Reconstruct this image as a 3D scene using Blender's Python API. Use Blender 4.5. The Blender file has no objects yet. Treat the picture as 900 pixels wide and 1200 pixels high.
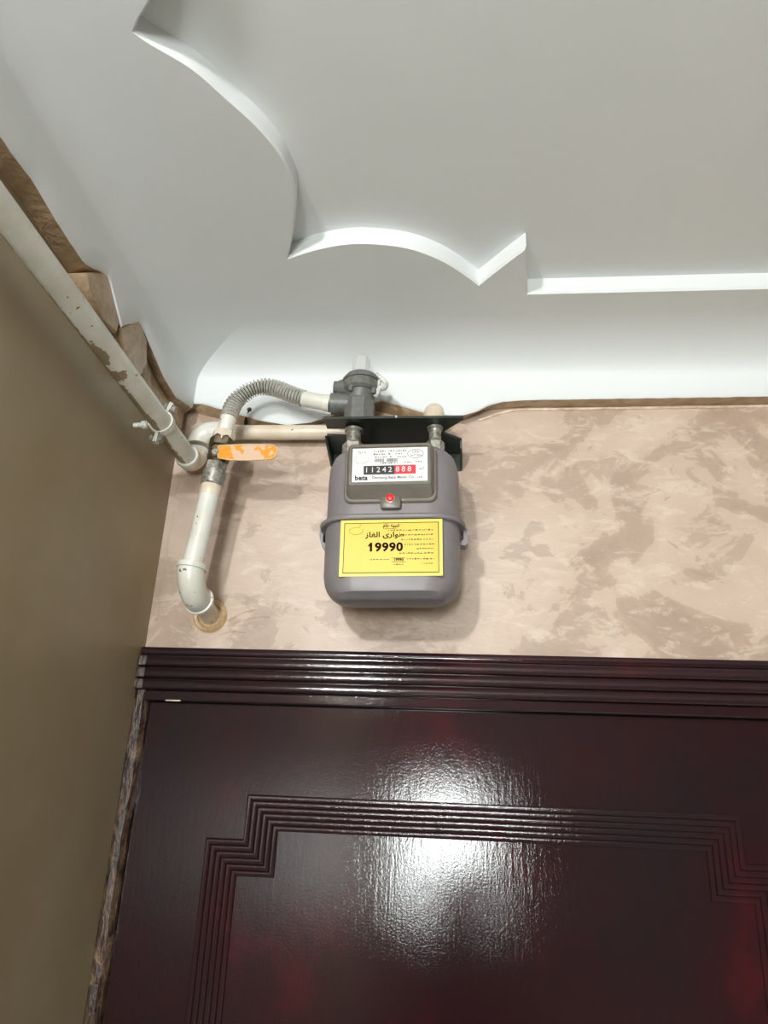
import bpy, bmesh, math, random
from mathutils import Vector, Matrix, geometry, noise
random.seed(7)
sc = bpy.context.scene
COL = sc.collection
PI = math.pi
V = Vector

# ------------------------------------------------------------------ camera
CAMP = V((0.535, -1.25, 1.75))
yaw, pitch, roll = math.radians(-6.39), math.radians(21.74), math.radians(2.58)
fw = V((math.sin(yaw)*math.cos(pitch), math.cos(yaw)*math.cos(pitch), math.sin(pitch)))
rt = V((math.cos(yaw), -math.sin(yaw), 0)); up = rt.cross(fw)
R2 = rt*math.cos(roll)+up*math.sin(roll); U2 = up*math.cos(roll)-rt*math.sin(roll)
cam = bpy.data.cameras.new('camera'); cam.sensor_fit = 'HORIZONTAL'; cam.sensor_width = 36
cam.lens = 36*904/900; cam.clip_start = 0.02
co = bpy.data.objects.new('camera', cam); COL.objects.link(co)
M = Matrix((R2, U2, -fw)).transposed().to_4x4(); M.translation = CAMP
co.matrix_world = M
sc.camera = co
# ------------------------------------------------------------------ world, lights, exposure
w = bpy.data.worlds.new('world'); sc.world = w; w.use_nodes = True
w.node_tree.nodes['Background'].inputs[0].default_value = (0.9, 0.95, 1.0, 1)
w.node_tree.nodes['Background'].inputs[1].default_value = 0.02
LAMP = V((0.07, -2.00, 2.38))
ld = bpy.data.lights.new('bulb_light', 'POINT'); ld.energy = 61; ld.shadow_soft_size = 0.05; ld.color = (0.99, 0.995, 1.0)
lo = bpy.data.objects.new('bulb_light', ld); COL.objects.link(lo); lo.location = LAMP
wd = bpy.data.lights.new('window_light', 'AREA'); wd.shape = 'RECTANGLE'; wd.size = 0.36; wd.size_y = 0.62; wd.energy = 50; wd.color = (0.95, 1.0, 0.99)
wo = bpy.data.objects.new('window_light', wd); COL.objects.link(wo)
WIN = V((0.43, -3.57, 1.60)); wo.location = WIN; wo.rotation_euler = (PI/2, 0, 0)   # faces +Y, into the room
vs = sc.view_settings; vs.view_transform = 'Standard'; vs.look = 'None'; vs.gamma = 1; vs.exposure = 0.17; vs.use_curve_mapping = False

# ------------------------------------------------------------------ materials
def lin(c):
    o = []
    for v in c:
        v /= 255.0
        o.append(v/12.92 if v <= 0.04045 else ((v+0.055)/1.055)**2.4)
    return (*o, 1)

class NT:
    def __init__(s, name):
        s.m = bpy.data.materials.new(name); s.m.use_nodes = True
        s.t = s.m.node_tree; s.b = s.t.nodes['Principled BSDF']
        s.tc = s.t.nodes.new('ShaderNodeNewGeometry').outputs['Position']
    def n(s, typ, **kw):
        nd = s.t.nodes.new(typ)
        for k, v in kw.items():
            if k.startswith('i_'): nd.inputs[k[2:].replace('_', ' ')].default_value = v
            else: setattr(nd, k, v)
        return nd
    def link(s, a, b): s.t.links.new(a, b)
    def scaled(s, sx, sy, sz):
        m = s.n('ShaderNodeMapping'); m.inputs['Scale'].default_value = (sx, sy, sz); s.link(s.tc, m.inputs[0]); return m.outputs[0]
    def noise(s, scale, detail=4, rough=0.55, vec=None, dist=0.0):
        nd = s.n('ShaderNodeTexNoise'); nd.inputs['Scale'].default_value = scale; nd.inputs['Detail'].default_value = detail
        nd.inputs['Roughness'].default_value = rough; nd.inputs['Distortion'].default_value = dist
        s.link(vec or s.tc, nd.inputs['Vector']); return nd.outputs['Fac']
    def ramp(s, fac, stops):
        r = s.n('ShaderNodeValToRGB'); el = r.color_ramp.elements
        while len(el) < len(stops): el.new(0.5)
        for e, (p, c) in zip(el, stops): e.position = p; e.color = c
        s.link(fac, r.inputs[0]); return r.outputs[0]
    def mix(s, fac, a, b):
        x = s.n('ShaderNodeMix', data_type='RGBA')
        if isinstance(fac, float): x.inputs[0].default_value = fac
        else: s.link(fac, x.inputs[0])
        for k, c in ((6, a), (7, b)):
            if isinstance(c, tuple): x.inputs[k].default_value = c
            else: s.link(c, x.inputs[k])
        return x.outputs[2]
    def bump(s, h, strength=0.3, dist=0.002, normal=None):
        b = s.n('ShaderNodeBump'); b.inputs['Strength'].default_value = strength; b.inputs['Distance'].default_value = dist
        s.link(h, b.inputs['Height'])
        if normal: s.link(normal, b.inputs['Normal'])
        s.link(b.outputs[0], s.b.inputs['Normal']); return b.outputs[0]
    def set(s, **kw):
        for k, v in kw.items(): s.b.inputs[k.replace('_', ' ')].default_value = v
        return s
    def col(s, c):
        if isinstance(c, tuple): s.b.inputs['Base Color'].default_value = c
        else: s.link(c, s.b.inputs['Base Color'])
        return s

MT = {}
def simple(name, rgb, rough=0.5, metal=0.0, var=None, vs_=60, bump=0.0, bscale=200, bdist=0.0006, **kw):
    t = NT(name)
    if var: t.col(t.ramp(t.noise(vs_, 5, 0.6), [(0.35, lin(var)), (0.6, lin(rgb))]))
    else: t.col(lin(rgb))
    t.set(Roughness=rough, Metallic=metal)
    if bump: t.bump(t.noise(bscale, 4), bump, bdist)
    for k, v in kw.items(): t.b.inputs[k.replace('_', ' ')].default_value = v
    MT[name] = t.m; return t

# white gypsum paint
t = NT('ceiling_paint'); t.col(t.mix(t.noise(2.2, 3), lin((221, 225, 225)), lin((227, 230, 229)))); t.set(Roughness=0.6)
t.bump(t.noise(9, 3), 0.12, 0.01); MT['ceiling_paint'] = t.m
# pinkish beige trowelled pearl paint of the wall above the door
t = NT('wall_paint')
big = t.noise(5.2, 6, 0.55, t.scaled(0.95, 1, 1.1), 0.7)
c1 = t.ramp(big, [(0.34, lin((168, 145, 127))), (0.465, lin((181, 158, 140))), (0.480, lin((196, 174, 156))), (0.62, lin((206, 185, 168)))])
mid = t.noise(11, 5, 0.6, t.scaled(0.8, 1, 1.2), 0.8)
c1 = t.mix(t.ramp(mid, [(0.40, (0.55, 0.55, 0.55, 1)), (0.425, (0, 0, 0, 1))]), c1, lin((168, 147, 130)))
fine = t.noise(30, 6, 0.7, t.scaled(0.55, 1, 1.3), 0.6)
c2 = t.mix(t.ramp(fine, [(0.52, (0, 0, 0, 1)), (0.62, (0.5, 0.5, 0.5, 1))]), c1, lin((219, 202, 186)))
sp = t.noise(120, 2, 0.5)
c3 = t.mix(t.ramp(sp, [(0.20, (1, 1, 1, 1)), (0.23, (0, 0, 0, 1))]), c2, lin((120, 92, 72)))
t.col(c3); t.set(Roughness=0.42)
b1 = t.bump(t.noise(28, 5, 0.6, t.scaled(0.5, 1, 1.4), 1.2), 0.35, 0.004)
t.bump(t.noise(140, 3, 0.6), 0.25, 0.0010, b1); MT['wall_paint'] = t.m
# brown gold paint of the side wall
t = NT('side_paint')
t.col(t.ramp(t.noise(3.2, 4, 0.55), [(0.35, lin((150, 133, 102))), (0.65, lin((163, 147, 120)))])); t.set(Roughness=0.45)
t.bump(t.noise(16, 4), 0.18, 0.004); MT['side_paint'] = t.m
# rough brown plaster under the cove, glossy drips
t = NT('brown_plaster')
t.col(t.ramp(t.noise(40, 4), [(0.35, lin((166, 140, 109))), (0.62, lin((187, 163, 132)))])); t.set(Roughness=0.2)
t.bump(t.noise(75, 4), 0.8, 0.005); MT['brown_plaster'] = t.m
t = NT('pale_plaster')
t.col(t.ramp(t.noise(45, 4), [(0.35, lin((196, 168, 142))), (0.62, lin((232, 212, 192)))])); t.set(Roughness=0.4)
t.bump(t.noise(90, 4), 0.5, 0.003); MT['pale_plaster'] = t.m
# white-grey pipe paint with specks and chips
def pipe_paint(name, base, var):
    t = NT(name)
    c = t.ramp(t.noise(18, 4), [(0.35, lin(var)), (0.62, lin(base))])
    c = t.mix(t.ramp(t.noise(95, 3, 0.5), [(0.285, (1, 1, 1, 1)), (0.31, (0, 0, 0, 1))]), c, lin((104, 92, 74)))
    t.col(c); t.set(Roughness=0.32); t.bump(t.noise(120, 3), 0.2, 0.0008); MT[name] = t.m
pipe_paint('pipe_paint', (232, 231, 221), (216, 214, 201))
pipe_paint('cream_paint', (228, 215, 195), (212, 195, 171))
simple('flange_cream', (226, 198, 158), 0.4, var=(205, 172, 128), vs_=90, bump=0.3)
simple('meter_grey', (131, 125, 126), 0.42, var=(124, 119, 120), vs_=25, bump=0.08, bscale=500)
simple('meter_olive', (112, 105, 94), 0.35, var=(102, 96, 86), vs_=40)
simple('cast_grey', (112, 113, 107), 0.45, var=(94, 95, 90), vs_=120, bump=0.35, bscale=300)
simple('bracket_green', (44, 52, 45), 0.38, var=(34, 39, 35), vs_=30)
simple('chrome', (240, 241, 240), 0.22, 0.6)
simple('zinc', (186, 184, 174), 0.38, 0.6, var=(130, 126, 114), vs_=160)
simple('steel_hose', (228, 226, 220), 0.28, 0.45, var=(200, 196, 186), vs_=120)
simple('hose_groove', (40, 36, 30), 0.6)
simple('dirty_brass', (122, 108, 86), 0.4, 0.75, var=(66, 56, 44), vs_=130, bump=0.4, bscale=220)
simple('white_tag', (222, 222, 214), 0.4, var=(170, 170, 160), vs_=200)
simple('black_iron', (26, 22, 20), 0.5)
simple('red_plastic', (214, 38, 40), 0.35)
simple('label_white', (236, 232, 228), 0.35)
simple('label_red', (214, 36, 52), 0.35)
simple('label_black', (30, 27, 28), 0.35)
simple('label_grey', (112, 108, 108), 0.6)
simple('print_white', (226, 220, 220), 0.4)
simple('print_brown', (40, 22, 16), 0.8)
MT['print_brown'].node_tree.nodes['Principled BSDF'].inputs['Specular IOR Level'].default_value = 0.1
simple('print_faint', (112, 88, 40), 0.5)
simple('sticker_yellow', (224, 193, 54), 0.4, var=(218, 187, 50), vs_=14)
simple('sticker_pale', (230, 208, 84), 0.4)
t = NT('lever_paint')
xs = t.n('ShaderNodeSeparateXYZ'); t.link(t.tc, xs.inputs[0])
def mth(op, a, b):
    m_ = t.n('ShaderNodeMath', operation=op)
    t.link(a, m_.inputs[0])
    if isinstance(b, float): m_.inputs[1].default_value = b
    elif b is not None: t.link(b, m_.inputs[1])
    return m_.outputs[0]
off = mth('MULTIPLY', mth('ABSOLUTE', mth('SUBTRACT', xs.outputs[0], 0.187), None), 5.0)     # worn bare in the middle of the lever
c = t.ramp(mth('SUBTRACT', mth('ADD', t.noise(62, 4, 0.55), 0.13), off), [(0.47, lin((226, 148, 28))), (0.53, lin((214, 180, 152)))])
t.col(c); t.set(Roughness=0.35); MT['lever_paint'] = t.m
# dark red varnished wood
t = NT('varnish')
c = t.ramp(t.noise(4.5, 4, 0.6, t.scaled(1, 1, 0.8)), [(0.35, lin((34, 22, 25))), (0.57, lin((44, 19, 22))), (0.74, lin((72, 18, 24)))])
t.col(c); t.set(Roughness=0.5, Specular_IOR_Level=0.04, Coat_Weight=1.0, Coat_IOR=1.4, Coat_Roughness=0.05)
g = t.noise(110, 4, 0.6, t.scaled(1.6, 1, 0.22)); b1 = t.bump(g, 0.16, 0.0010)
b2 = t.bump(t.noise(330, 3, 0.6), 0.20, 0.0006, b1); t.link(b2, t.b.inputs['Coat Normal']); MT['varnish'] = t.m
# varnish smeared with wall paint along the jamb
t = NT('smeared_jamb')
c = t.ramp(t.noise(34, 5, 0.65, t.scaled(2.0, 1, 1.1), 0.8), [(0.42, lin((46, 30, 28))), (0.58, lin((88, 68, 52))), (0.72, lin((142, 118, 88)))])
t.col(c); t.set(Roughness=0.28); t.bump(t.noise(60, 5, 0.65, t.scaled(1.5, 1, 0.5)), 0.8, 0.006); MT['smeared_jamb'] = t.m
simple('floor_tile', (232, 236, 234), 0.4)
simple('room_paint', (92, 80, 67), 0.6)
simple('glass_pane', (240, 244, 246), 0.1)
simple('cloth_dark', (28, 28, 32), 0.8)
simple('skin', (176, 122, 92), 0.5)
simple('hair', (18, 14, 12), 0.6)

# ------------------------------------------------------------------ mesh helpers (world coordinates)
class MB:
    def __init__(s): s.v = []; s.f = []; s.mi = []
    def add(s, vs, fs, mi=0):
        k = len(s.v); s.v += [V(p) for p in vs]; s.f += [tuple(i+k for i in f) for f in fs]; s.mi += [mi]*len(fs); return s
    def box(s, x0, x1, y0, y1, z0, z1, bev=0.0, mi=0):
        if bev <= 0:
            vs = [(x, y, z) for x in (x0, x1) for y in (y0, y1) for z in (z0, z1)]
            return s.add(vs, [(0, 1, 3, 2), (4, 6, 7, 5), (0, 4, 5, 1), (2, 3, 7, 6), (0, 2, 6, 4), (1, 5, 7, 3)], mi)
        bm = bmesh.new(); bmesh.ops.create_cube(bm, size=1)
        for v in bm.verts: v.co = V(((x0+x1)/2+v.co.x*(x1-x0), (y0+y1)/2+v.co.y*(y1-y0), (z0+z1)/2+v.co.z*(z1-z0)))
        bmesh.ops.bevel(bm, geom=bm.edges[:], offset=bev, segments=2, affect='EDGES', profile=0.5)
        bm.verts.index_update()
        s.add([v.co.copy() for v in bm.verts], [tuple(v.index for v in f.verts) for f in bm.faces], mi); bm.free(); return s
    def loft(s, rings, cap0=True, cap1=True, closed=True, mi=0):
        n = len(rings[0]); vs = [p for r in rings for p in r]; fs = []
        for i in range(len(rings)-1):
            for j in range(n if closed else n-1):
                a = i*n+j; b = i*n+(j+1) % n; fs.append((a, b, b+n, a+n))
        if cap0: fs.append(tuple(reversed(range(n))))
        if cap1: fs.append(tuple(range((len(rings)-1)*n, len(rings)*n)))
        return s.add(vs, fs, mi)
    def tube(s, path, rad, seg=24, cap=True, mi=0):
        path = [V(p) for p in path]; N = len(path); rings = []; prev = None
        for i, p in enumerate(path):
            d = (path[min(i+1, N-1)]-path[max(i-1, 0)]).normalized()
            if prev is None:
                u = d.orthogonal().normalized()
            else:
                u = (prev-d*prev.dot(d)).normalized()
            prev = u; v = d.cross(u); r = rad(i) if callable(rad) else (rad[i] if isinstance(rad, (list, tuple)) else rad)
            rings.append([p+(u*math.cos(2*PI*k/seg)+v*math.sin(2*PI*k/seg))*r for k in range(seg)])
        return s.loft(rings, cap, cap, True, mi)
    def lathe(s, base, axis, prof, seg=28, mi=0, a0=0.0):      # prof: (r, h) along axis
        base = V(base); d = V(axis).normalized(); u = d.orthogonal().normalized(); v = d.cross(u)
        rings = [[base+d*h+(u*math.cos(a0+2*PI*k/seg)+v*math.sin(a0+2*PI*k/seg))*max(r, 1e-5) for k in range(seg)] for r, h in prof]
        return s.loft(rings, True, True, True, mi)
    def prism(s, poly, lo, hi, f, mi=0):                       # poly 2D extruded from lo to hi; f(a, b, t) -> point
        n = len(poly); vs = [f(a, b, lo) for a, b in poly]+[f(a, b, hi) for a, b in poly]
        tri = geometry.tessellate_polygon([[V((a, b, 0)) for a, b in poly]])
        fs = [tuple(t_) for t_ in tri]+[tuple(i+n for i in reversed(t_)) for t_ in tri]+[(i, (i+1) % n, n+(i+1) % n, n+i) for i in range(n)]
        return s.add(vs, fs, mi)

def catmull(pts, n=8):
    pts = [V(p) for p in pts]; P = [pts[0]*2-pts[1]]+pts+[pts[-1]*2-pts[-2]]; out = []
    for i in range(1, len(P)-2):
        a, b, c, d = P[i-1], P[i], P[i+1], P[i+2]
        for k in range(n):
            t_ = k/n
            out.append(0.5*((2*b)+(c-a)*t_+(2*a-5*b+4*c-d)*t_*t_+(3*b-a-3*c+d)*t_**3))
    out.append(pts[-1]); return out

def worigin(o):
    p = V((0, 0, 0))
    while o: p += V(o.location); o = o.parent
    return p

def obj(name, mb, mats, parent=None, smooth=True, angle=35, label=None):
    if isinstance(mats, str): mats = [mats]
    me = bpy.data.meshes.new(name)
    if parent: og = worigin(parent)
    else:
        lo_ = V([min(v[i] for v in mb.v) for i in range(3)]); hi_ = V([max(v[i] for v in mb.v) for i in range(3)])
        og = V(((lo_.x+hi_.x)/2, (lo_.y+hi_.y)/2, lo_.z))
    me.from_pydata([v-og for v in mb.v], [], mb.f)
    for m in mats: me.materials.append(MT[m])
    me.polygons.foreach_set('material_index', mb.mi)
    bm = bmesh.new(); bm.from_mesh(me); bmesh.ops.recalc_face_normals(bm, faces=bm.faces[:]); bm.to_mesh(me); bm.free()
    if smooth:
        me.polygons.foreach_set('use_smooth', [True]*len(me.polygons)); me.set_sharp_from_angle(angle=math.radians(angle))
    o = bpy.data.objects.new(name, me); COL.objects.link(o)
    if parent: o.parent = parent
    else: o.location = og
    if label: o['label'] = label
    return o
def thing(name, loc, label, cat, group=None):
    o = bpy.data.objects.new(name, None); COL.objects.link(o); o.location = loc; o.empty_display_size = 0.02
    o['label'] = label; o['category'] = cat
    if group: o['group'] = group
    return o
def tag(o, label, cat=None, kind=None):
    o['label'] = label
    if cat: o['category'] = cat
    if kind: o['kind'] = kind
    return o
def rring(cx, a, yf, yb, r, z, n=7):
    r = min(r, a*0.98, (yb-yf)*0.49); out = []
    for (x, y, a0) in ((cx+a-r, yb-r, 0), (cx-a+r, yb-r, PI/2), (cx-a+r, yf+r, PI), (cx+a-r, yf+r, 1.5*PI)):
        for k in range(n+1):
            g_ = a0+PI/2*k/n; out.append(V((x+r*math.cos(g_), y+r*math.sin(g_), z)))
    return out
def txt(s, size, center, mat, parent, bold=0.0, name='lettering', sx=1.0, depth=0.00015):
    c = bpy.data.curves.new('t', 'FONT'); c.body = s; c.size = size; c.align_x = 'CENTER'; c.align_y = 'CENTER'; c.offset = bold; c.space_character = 1.0+bold*120; c.extrude = depth; c.resolution_u = 3
    o = bpy.data.objects.new('t', c); COL.objects.link(o); bpy.context.view_layer.update()
    me = bpy.data.meshes.new_from_object(o.evaluated_get(bpy.context.evaluated_depsgraph_get()))
    bpy.data.objects.remove(o)
    c0 = V(center); mb = MB(); mb.add([(c0.x+v.co.x*sx, c0.y-v.co.z, c0.z+v.co.y) for v in me.vertices], [tuple(p.vertices) for p in me.polygons])
    return obj(name, mb, mat, parent, smooth=False)

# ------------------------------------------------------------------ room shell
RX, RY, RH = 2.3, -3.6, 2.579
HEAD = 2.003
tag(obj('floor', MB().box(-0.1, RX+0.1, RY-0.1, 0.1, -0.1, 0), 'floor_tile', smooth=False), 'pale tiled floor of the room', kind='structure')
mb = MB(); mb.box(0, RX, 0, 0.1, HEAD, 2.70); mb.box(1.115, RX, 0, 0.1, 0, HEAD)
wall_back = tag(obj('wall_back', mb, 'wall_paint', smooth=False), 'pinkish beige trowelled wall above the dark red door', kind='structure')
wall_left = tag(obj('wall_left', MB().box(-0.1, 0, RY, 0.1, 0, 2.70), 'side_paint', smooth=False), 'brown gold painted side wall left of the door', kind='structure')
tag(obj('wall_right', MB().box(RX, RX+0.1, RY, 0.1, 0, 2.70), 'room_paint', smooth=False), 'plain brown wall on the right, out of the picture', kind='structure')
mb = MB(); x0, x1, z0, z1 = WIN.x-0.23, WIN.x+0.23, WIN.z-0.37, WIN.z+0.37
mb.box(0, x0, RY-0.1, RY, 0, 2.7); mb.box(x1, RX, RY-0.1, RY, 0, 2.7); mb.box(x0, x1, RY-0.1, RY, 0, z0); mb.box(x0, x1, RY-0.1, RY, z1, 2.7)
tag(obj('wall_front', mb, 'room_paint', smooth=False), 'plain brown wall behind the viewer', kind='structure')
w1 = thing('window_1', (WIN.x, RY, z0), 'tall bright window behind the viewer, mirrored in the door', 'window'); del w1['category']; w1['kind'] = 'structure'
obj('pane', MB().box(x0, x1, RY-0.02, RY-0.01, z0, z1), 'glass_pane', w1, False)
for a, b, c, d in ((x0-0.04, x1+0.04, z0-0.04, z0), (x0-0.04, x1+0.04, z1, z1+0.04), (x0-0.04, x0, z0, z1), (x1, x1+0.04, z0, z1)):
    obj('window_frame', MB().box(a, b, RY, RY+0.025, c, d), 'ceiling_paint', w1, False)

# ceiling: upper panel, dropped border with scalloped edge, cove
ZL, ZU = 2.548, 2.577
tag(obj('ceiling', MB().box(-0.1, RX+0.1, RY-0.1, 0.1, ZU, ZU+0.1), 'ceiling_paint', smooth=False), 'white recessed upper panel of the ceiling', kind='structure')
key = [(.1672, -.686), (.181, -.6709), (.219, -.6367), (.2476, -.5951), (.2741, -.5541), (.2921, -.5133), (.2986, -.4803), (.3005, -.4502), (.2952, -.4189), (.2811, -.3687), (.2604, -.3082)]
k2 = [(.2604, -.3082), (.3093, -.3271), (.3631, -.3377), (.4142, -.3334), (.4582, -.3203), (.5024, -.2915), (.5351, -.2582), (.5568, -.2323)]
k3 = [(.5568, -.2323), (.5712, -.2505), (.5999, -.2852), (.6237, -.3126)]
hole = []
for seg in (key, k2, k3):
    hole += [(p.x, p.y) for p in catmull([(a, b, 0) for a, b in seg], 4)][:-1]
hole += [(.6237, -.3126), (.634, -.2077), (1.55, -.2043)]
# the far side of the recess, out of the picture, mirrors the near side
hole += [(1.56, -.3126), (1.62, -.2323), (1.72, -.32), (1.9, -.3082), (1.88, -.45), (2.0, -.70), (1.9, -.95), (1.9, -2.6), (.30, -2.6), (.30, -1.0), (.245, -.80), (.215, -.735), (.1774, -.6991)]
outer = [(0.14, -0.14), (RX, -0.14), (RX, RY), (0.14, RY)]
allp = outer+hole; tri = geometry.tessellate_polygon([[V((a, b, 0)) for a, b in outer], [V((a, b, 0)) for a, b in hole]])
mb = MB(); mb.add([(a, b, ZL) for a, b in allp], [tuple(t_) for t_ in tri])
n = len(hole); h3 = []
BV = 0.004
def inset(poly, d):
    out = []; m = len(poly); area = sum(poly[i][0]*poly[(i+1) % m][1]-poly[(i+1) % m][0]*poly[i][1] for i in range(m)); sg = 1 if area > 0 else -1
    for i in range(m):
        p0, p1, p2 = V(poly[i-1]), V(poly[i]), V(poly[(i+1) % m])
        e1 = (p1-p0).normalized(); e2 = (p2-p1).normalized()
        n1 = V((-e1.y, e1.x))*sg; n2 = V((-e2.y, e2.x))*sg
        b = n1+n2; q = b.dot(n1); b = b/max(q, 0.35); out.append((p1.x+b.x*d, p1.y+b.y*d))
    return out
h_in = inset(hole, BV*0.6)
mb.loft([[V((a, b, ZL)) for a, b in hole], [V((a, b, ZL+BV)) for a, b in h_in], [V((a, b, ZU+0.002)) for a, b in h_in]], False, False)
trim1 = tag(obj('trim_1', mb, 'ceiling_paint', angle=28), 'white dropped ceiling border with a scalloped stepped edge', kind='structure')

def zb_left(y):      # lower edge of the cove along the side wall
    P = [(-3.6, 2.43), (-0.9, 2.425), (-.65, 2.424), (-.60, 2.428), (-.535, 2.422), (-.466, 2.421), (-.412, 2.447), (-.404, 2.449), (-.345, 2.409), (-.340, 2.407), (-.332, 2.418), (-.290, 2.453), (-.279, 2.454), (-.236, 2.443), (-.173, 2.427), (-.11, 2.424), (-.05, 2.442), (0, 2.455)]
    for (a, b), (c, d) in zip(P, P[1:]):
        if a <= y <= c: return b+(d-b)*(y-a)/(c-a)
    return P[-1][1]
def zb_back(x):
    P = [(0, 2.455), (.05, 2.4555), (.1, 2.440), (.16, 2.420), (.217, 2.409), (.26, 2.414), (.30, 2.428), (.34, 2.446), (.388, 2.457), (.42, 2.447), (.47, 2.430), (.53, 2.424), (.556, 2.432), (.580, 2.445), (.604, 2.4525), (.65, 2.4555), (1.1, 2.4575), (2.3, 2.458)]
    for (a, b), (c, d) in zip(P, P[1:]):
        if a <= x <= c: return b+(d-b)*(x-a)/(c-a)
    return P[-1][1]
OB, OT = 0.033, 0.150          # cove: offset of its foot and of its top from the wall
def cove_prof(zb):
    pr = [(0.0, zb+0.001), (OB-0.003, zb), (OB, zb+0.004), (OB, (zb+2.50)/2)]
    for k in range(0, 13):
        a = PI/2*k/12; pr.append((OB+(OT-OB)*(1-math.cos(a)), 2.50+(ZL-2.50)*math.sin(a)))
    return pr
def cove(side):
    N = 220; rings = []
    for i in range(N+1):
        t_ = i/N
        t_ = 1-(1-t_)**1.7
        far = RY if side == 'L' else RX
        if side == 'L':
            yb = far+(-OB-far)*t_; zb = zb_left(yb)+0.0016*noise.noise(V((yb*60, 0, 3)))
            rings.append([V((o_, far+(-o_-far)*t_, z)) for o_, z in cove_prof(zb)])
        else:
            xb = far+(OB-far)*t_; zb = zb_back(xb)+0.0010*noise.noise(V((xb*45, 5, 1)))
            rings.append([V((far+(o_-far)*t_, -o_, z)) for o_, z in cove_prof(zb)])
    mb = MB(); mb.loft(rings, False, False, closed=False)
    m = len(rings[0])-1
    for i in range(len(mb.f)): mb.mi[i] = 1 if (i % m) < 1 else 0
    return mb
tag(obj('trim_2', cove('B'), ['ceiling_paint', 'brown_plaster'], angle=45), 'white coved cornice along the wall above the meter', kind='structure')
tag(obj('trim_3', cove('L'), ['ceiling_paint', 'brown_plaster'], angle=45), 'white coved cornice with ragged lower edge along the side wall', kind='structure')
# ragged glossy plaster drips filling the notches under the side cornice
def patch(poly, x0, x1, name='plaster_patch', parent=wall_left, mat='brown_plaster'):
    mb = MB(); n = len(poly); c = V((sum(p[0] for p in poly)/n, sum(p[1] for p in poly)/n))
    rings = []
    for s_, x in ((1.0, x0), (1.0, x1-0.004), (0.93, x1-0.001), (0.6, x1), (0.25, x1+0.0005)):
        rings.append([V((x, c.x+(p[0]-c.x)*s_, c.y+(p[1]-c.y)*s_)) for p in poly])
    mb.loft(rings); return obj(name, mb, mat, parent)
patch([(-.455, 2.412), (-.412, 2.449), (-.400, 2.452), (-.372, 2.436), (-.342, 2.412), (-.345, 2.392), (-.385, 2.384), (-.44, 2.398)], -0.002, 0.0315)
patch([(-.338, 2.408), (-.291, 2.455), (-.277, 2.456), (-.25, 2.445), (-.235, 2.41), (-.25, 2.375), (-.30, 2.378), (-.33, 2.392)], -0.002, 0.0315)
patch([(-.23, 2.44), (-.17, 2.427), (-.11, 2.425), (-.06, 2.440), (-.02, 2.45), (-.02, 2.37), (-.10, 2.36), (-.19, 2.375)], -0.002, 0.016)

# plaster ridge just below the back cornice
def ridge(pts, r, parent, mat, name='plaster_ridge', flat=0.5):
    mb = MB(); pth = catmull(pts, 6)
    mb.tube(pth, [r*(0.7+0.6*abs(noise.noise(p*70))) for p in pth], 8)
    return obj(name, mb, mat, parent)
ridge([(x, -0.001, zb_back(x)-0.003) for x in [.56+.06*i for i in range(14)]], 0.0028, wall_back, 'pale_plaster')
ridge([(x, -0.001, zb_back(x)-0.003) for x in (.145, .18, .22, .26, .29, .32, .35)], 0.003, wall_back, 'pale_plaster')

# ------------------------------------------------------------------ door with reeded frame
door = thing('door_1', (0.565, 0.0, 0.0), 'dark red varnished door with moulded panel and reeded frame', 'door'); del door['category']; door['kind'] = 'structure'
FX0, FX1 = 0.001, 1.115
def bead(z0, z1, y0, dep):
    rings = []
    prof = [(0.0, 0.0), (0.06, 0.75), (0.2, 0.97), (0.5, 1.0), (0.82, 0.9), (0.94, 0.7), (1.0, 0.0)]
    N = 60
    for i in range(N+1):
        x = FX0+(FX1-FX0)*i/N
        rings.append([V((x, y0-dep*h-0.0006*noise.noise(V((x*9, z0*40, h))), z0+(z1-z0)*s_)) for s_, h in prof]+[V((x, 0.06, z1)), V((x, 0.06, z0))])
    mb = MB(); mb.loft(rings); return mb
for z0, z1, y0, dp in ((1.9885, 2.0025, -0.010, 0.006), (1.9690, 1.9868, -0.012, 0.010), (1.9500, 1.9674, -0.012, 0.010), (1.9315, 1.9485, -0.012, 0.010)):
    obj('bead', bead(z0, z1, y0, dp), 'varnish', door)
obj('head_board', MB().box(FX0, FX1, -0.014, 0.06, 1.9150, 1.9312, 0.002), 'varnish', door, angle=15)
obj('head_groove', MB().box(FX0, FX1, -0.011, 0.05, 1.92, 2.002), 'varnish', door, False)
# paint smears over the reed ends beside the side wall
for z0, z1 in ((1.970, 1.986), (1.951, 1.9665), (1.9325, 1.9475)):
    obj('paint_smear', MB().box(0.0005, 0.015, -0.0233, -0.02, z0, z1, 0.0012), 'smeared_jamb', door)
def jamb(xa, xb, y):
    N = 120; rings = []
    for i in range(N+1):
        z = 0.0+1.9312*i/N; nz = 0.0035*noise.noise(V((3.1, 0.4, z*14)))+0.002*noise.noise(V((9, 2, z*50)))
        rings.append([V((xa, y, z)), V((xa+0.006, y-0.003+nz*0.4, z)), V((xb-0.006+nz, y-0.002, z)), V((xb+nz, y+0.006, z)), V((xb+nz*0.3, 0.06, z)), V((xa, 0.06, z))])
    mb = MB(); mb.loft(rings); return mb
obj('jamb', jamb(0.0005, 0.0225, -0.012), 'smeared_jamb', door, label='jamb smeared with brown wall paint')
mb = jamb(0.0005, 0.026, -0.012); 
for v in mb.v: v.x = 1.115-v.x
obj('jamb', mb, 'varnish', door)
YD = 0.002            # face of the door leaf
obj('leaf', MB().box(0.0235, 1.092, YD, YD+0.045, 0.005, 1.9135), 'varnish', door, False)
WM = 0.052
px = dict(l=.146, ln=.2035, r=.992, rn=.934, t=1.7785, tn=1.714, b=.30, bn=.364)
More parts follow.
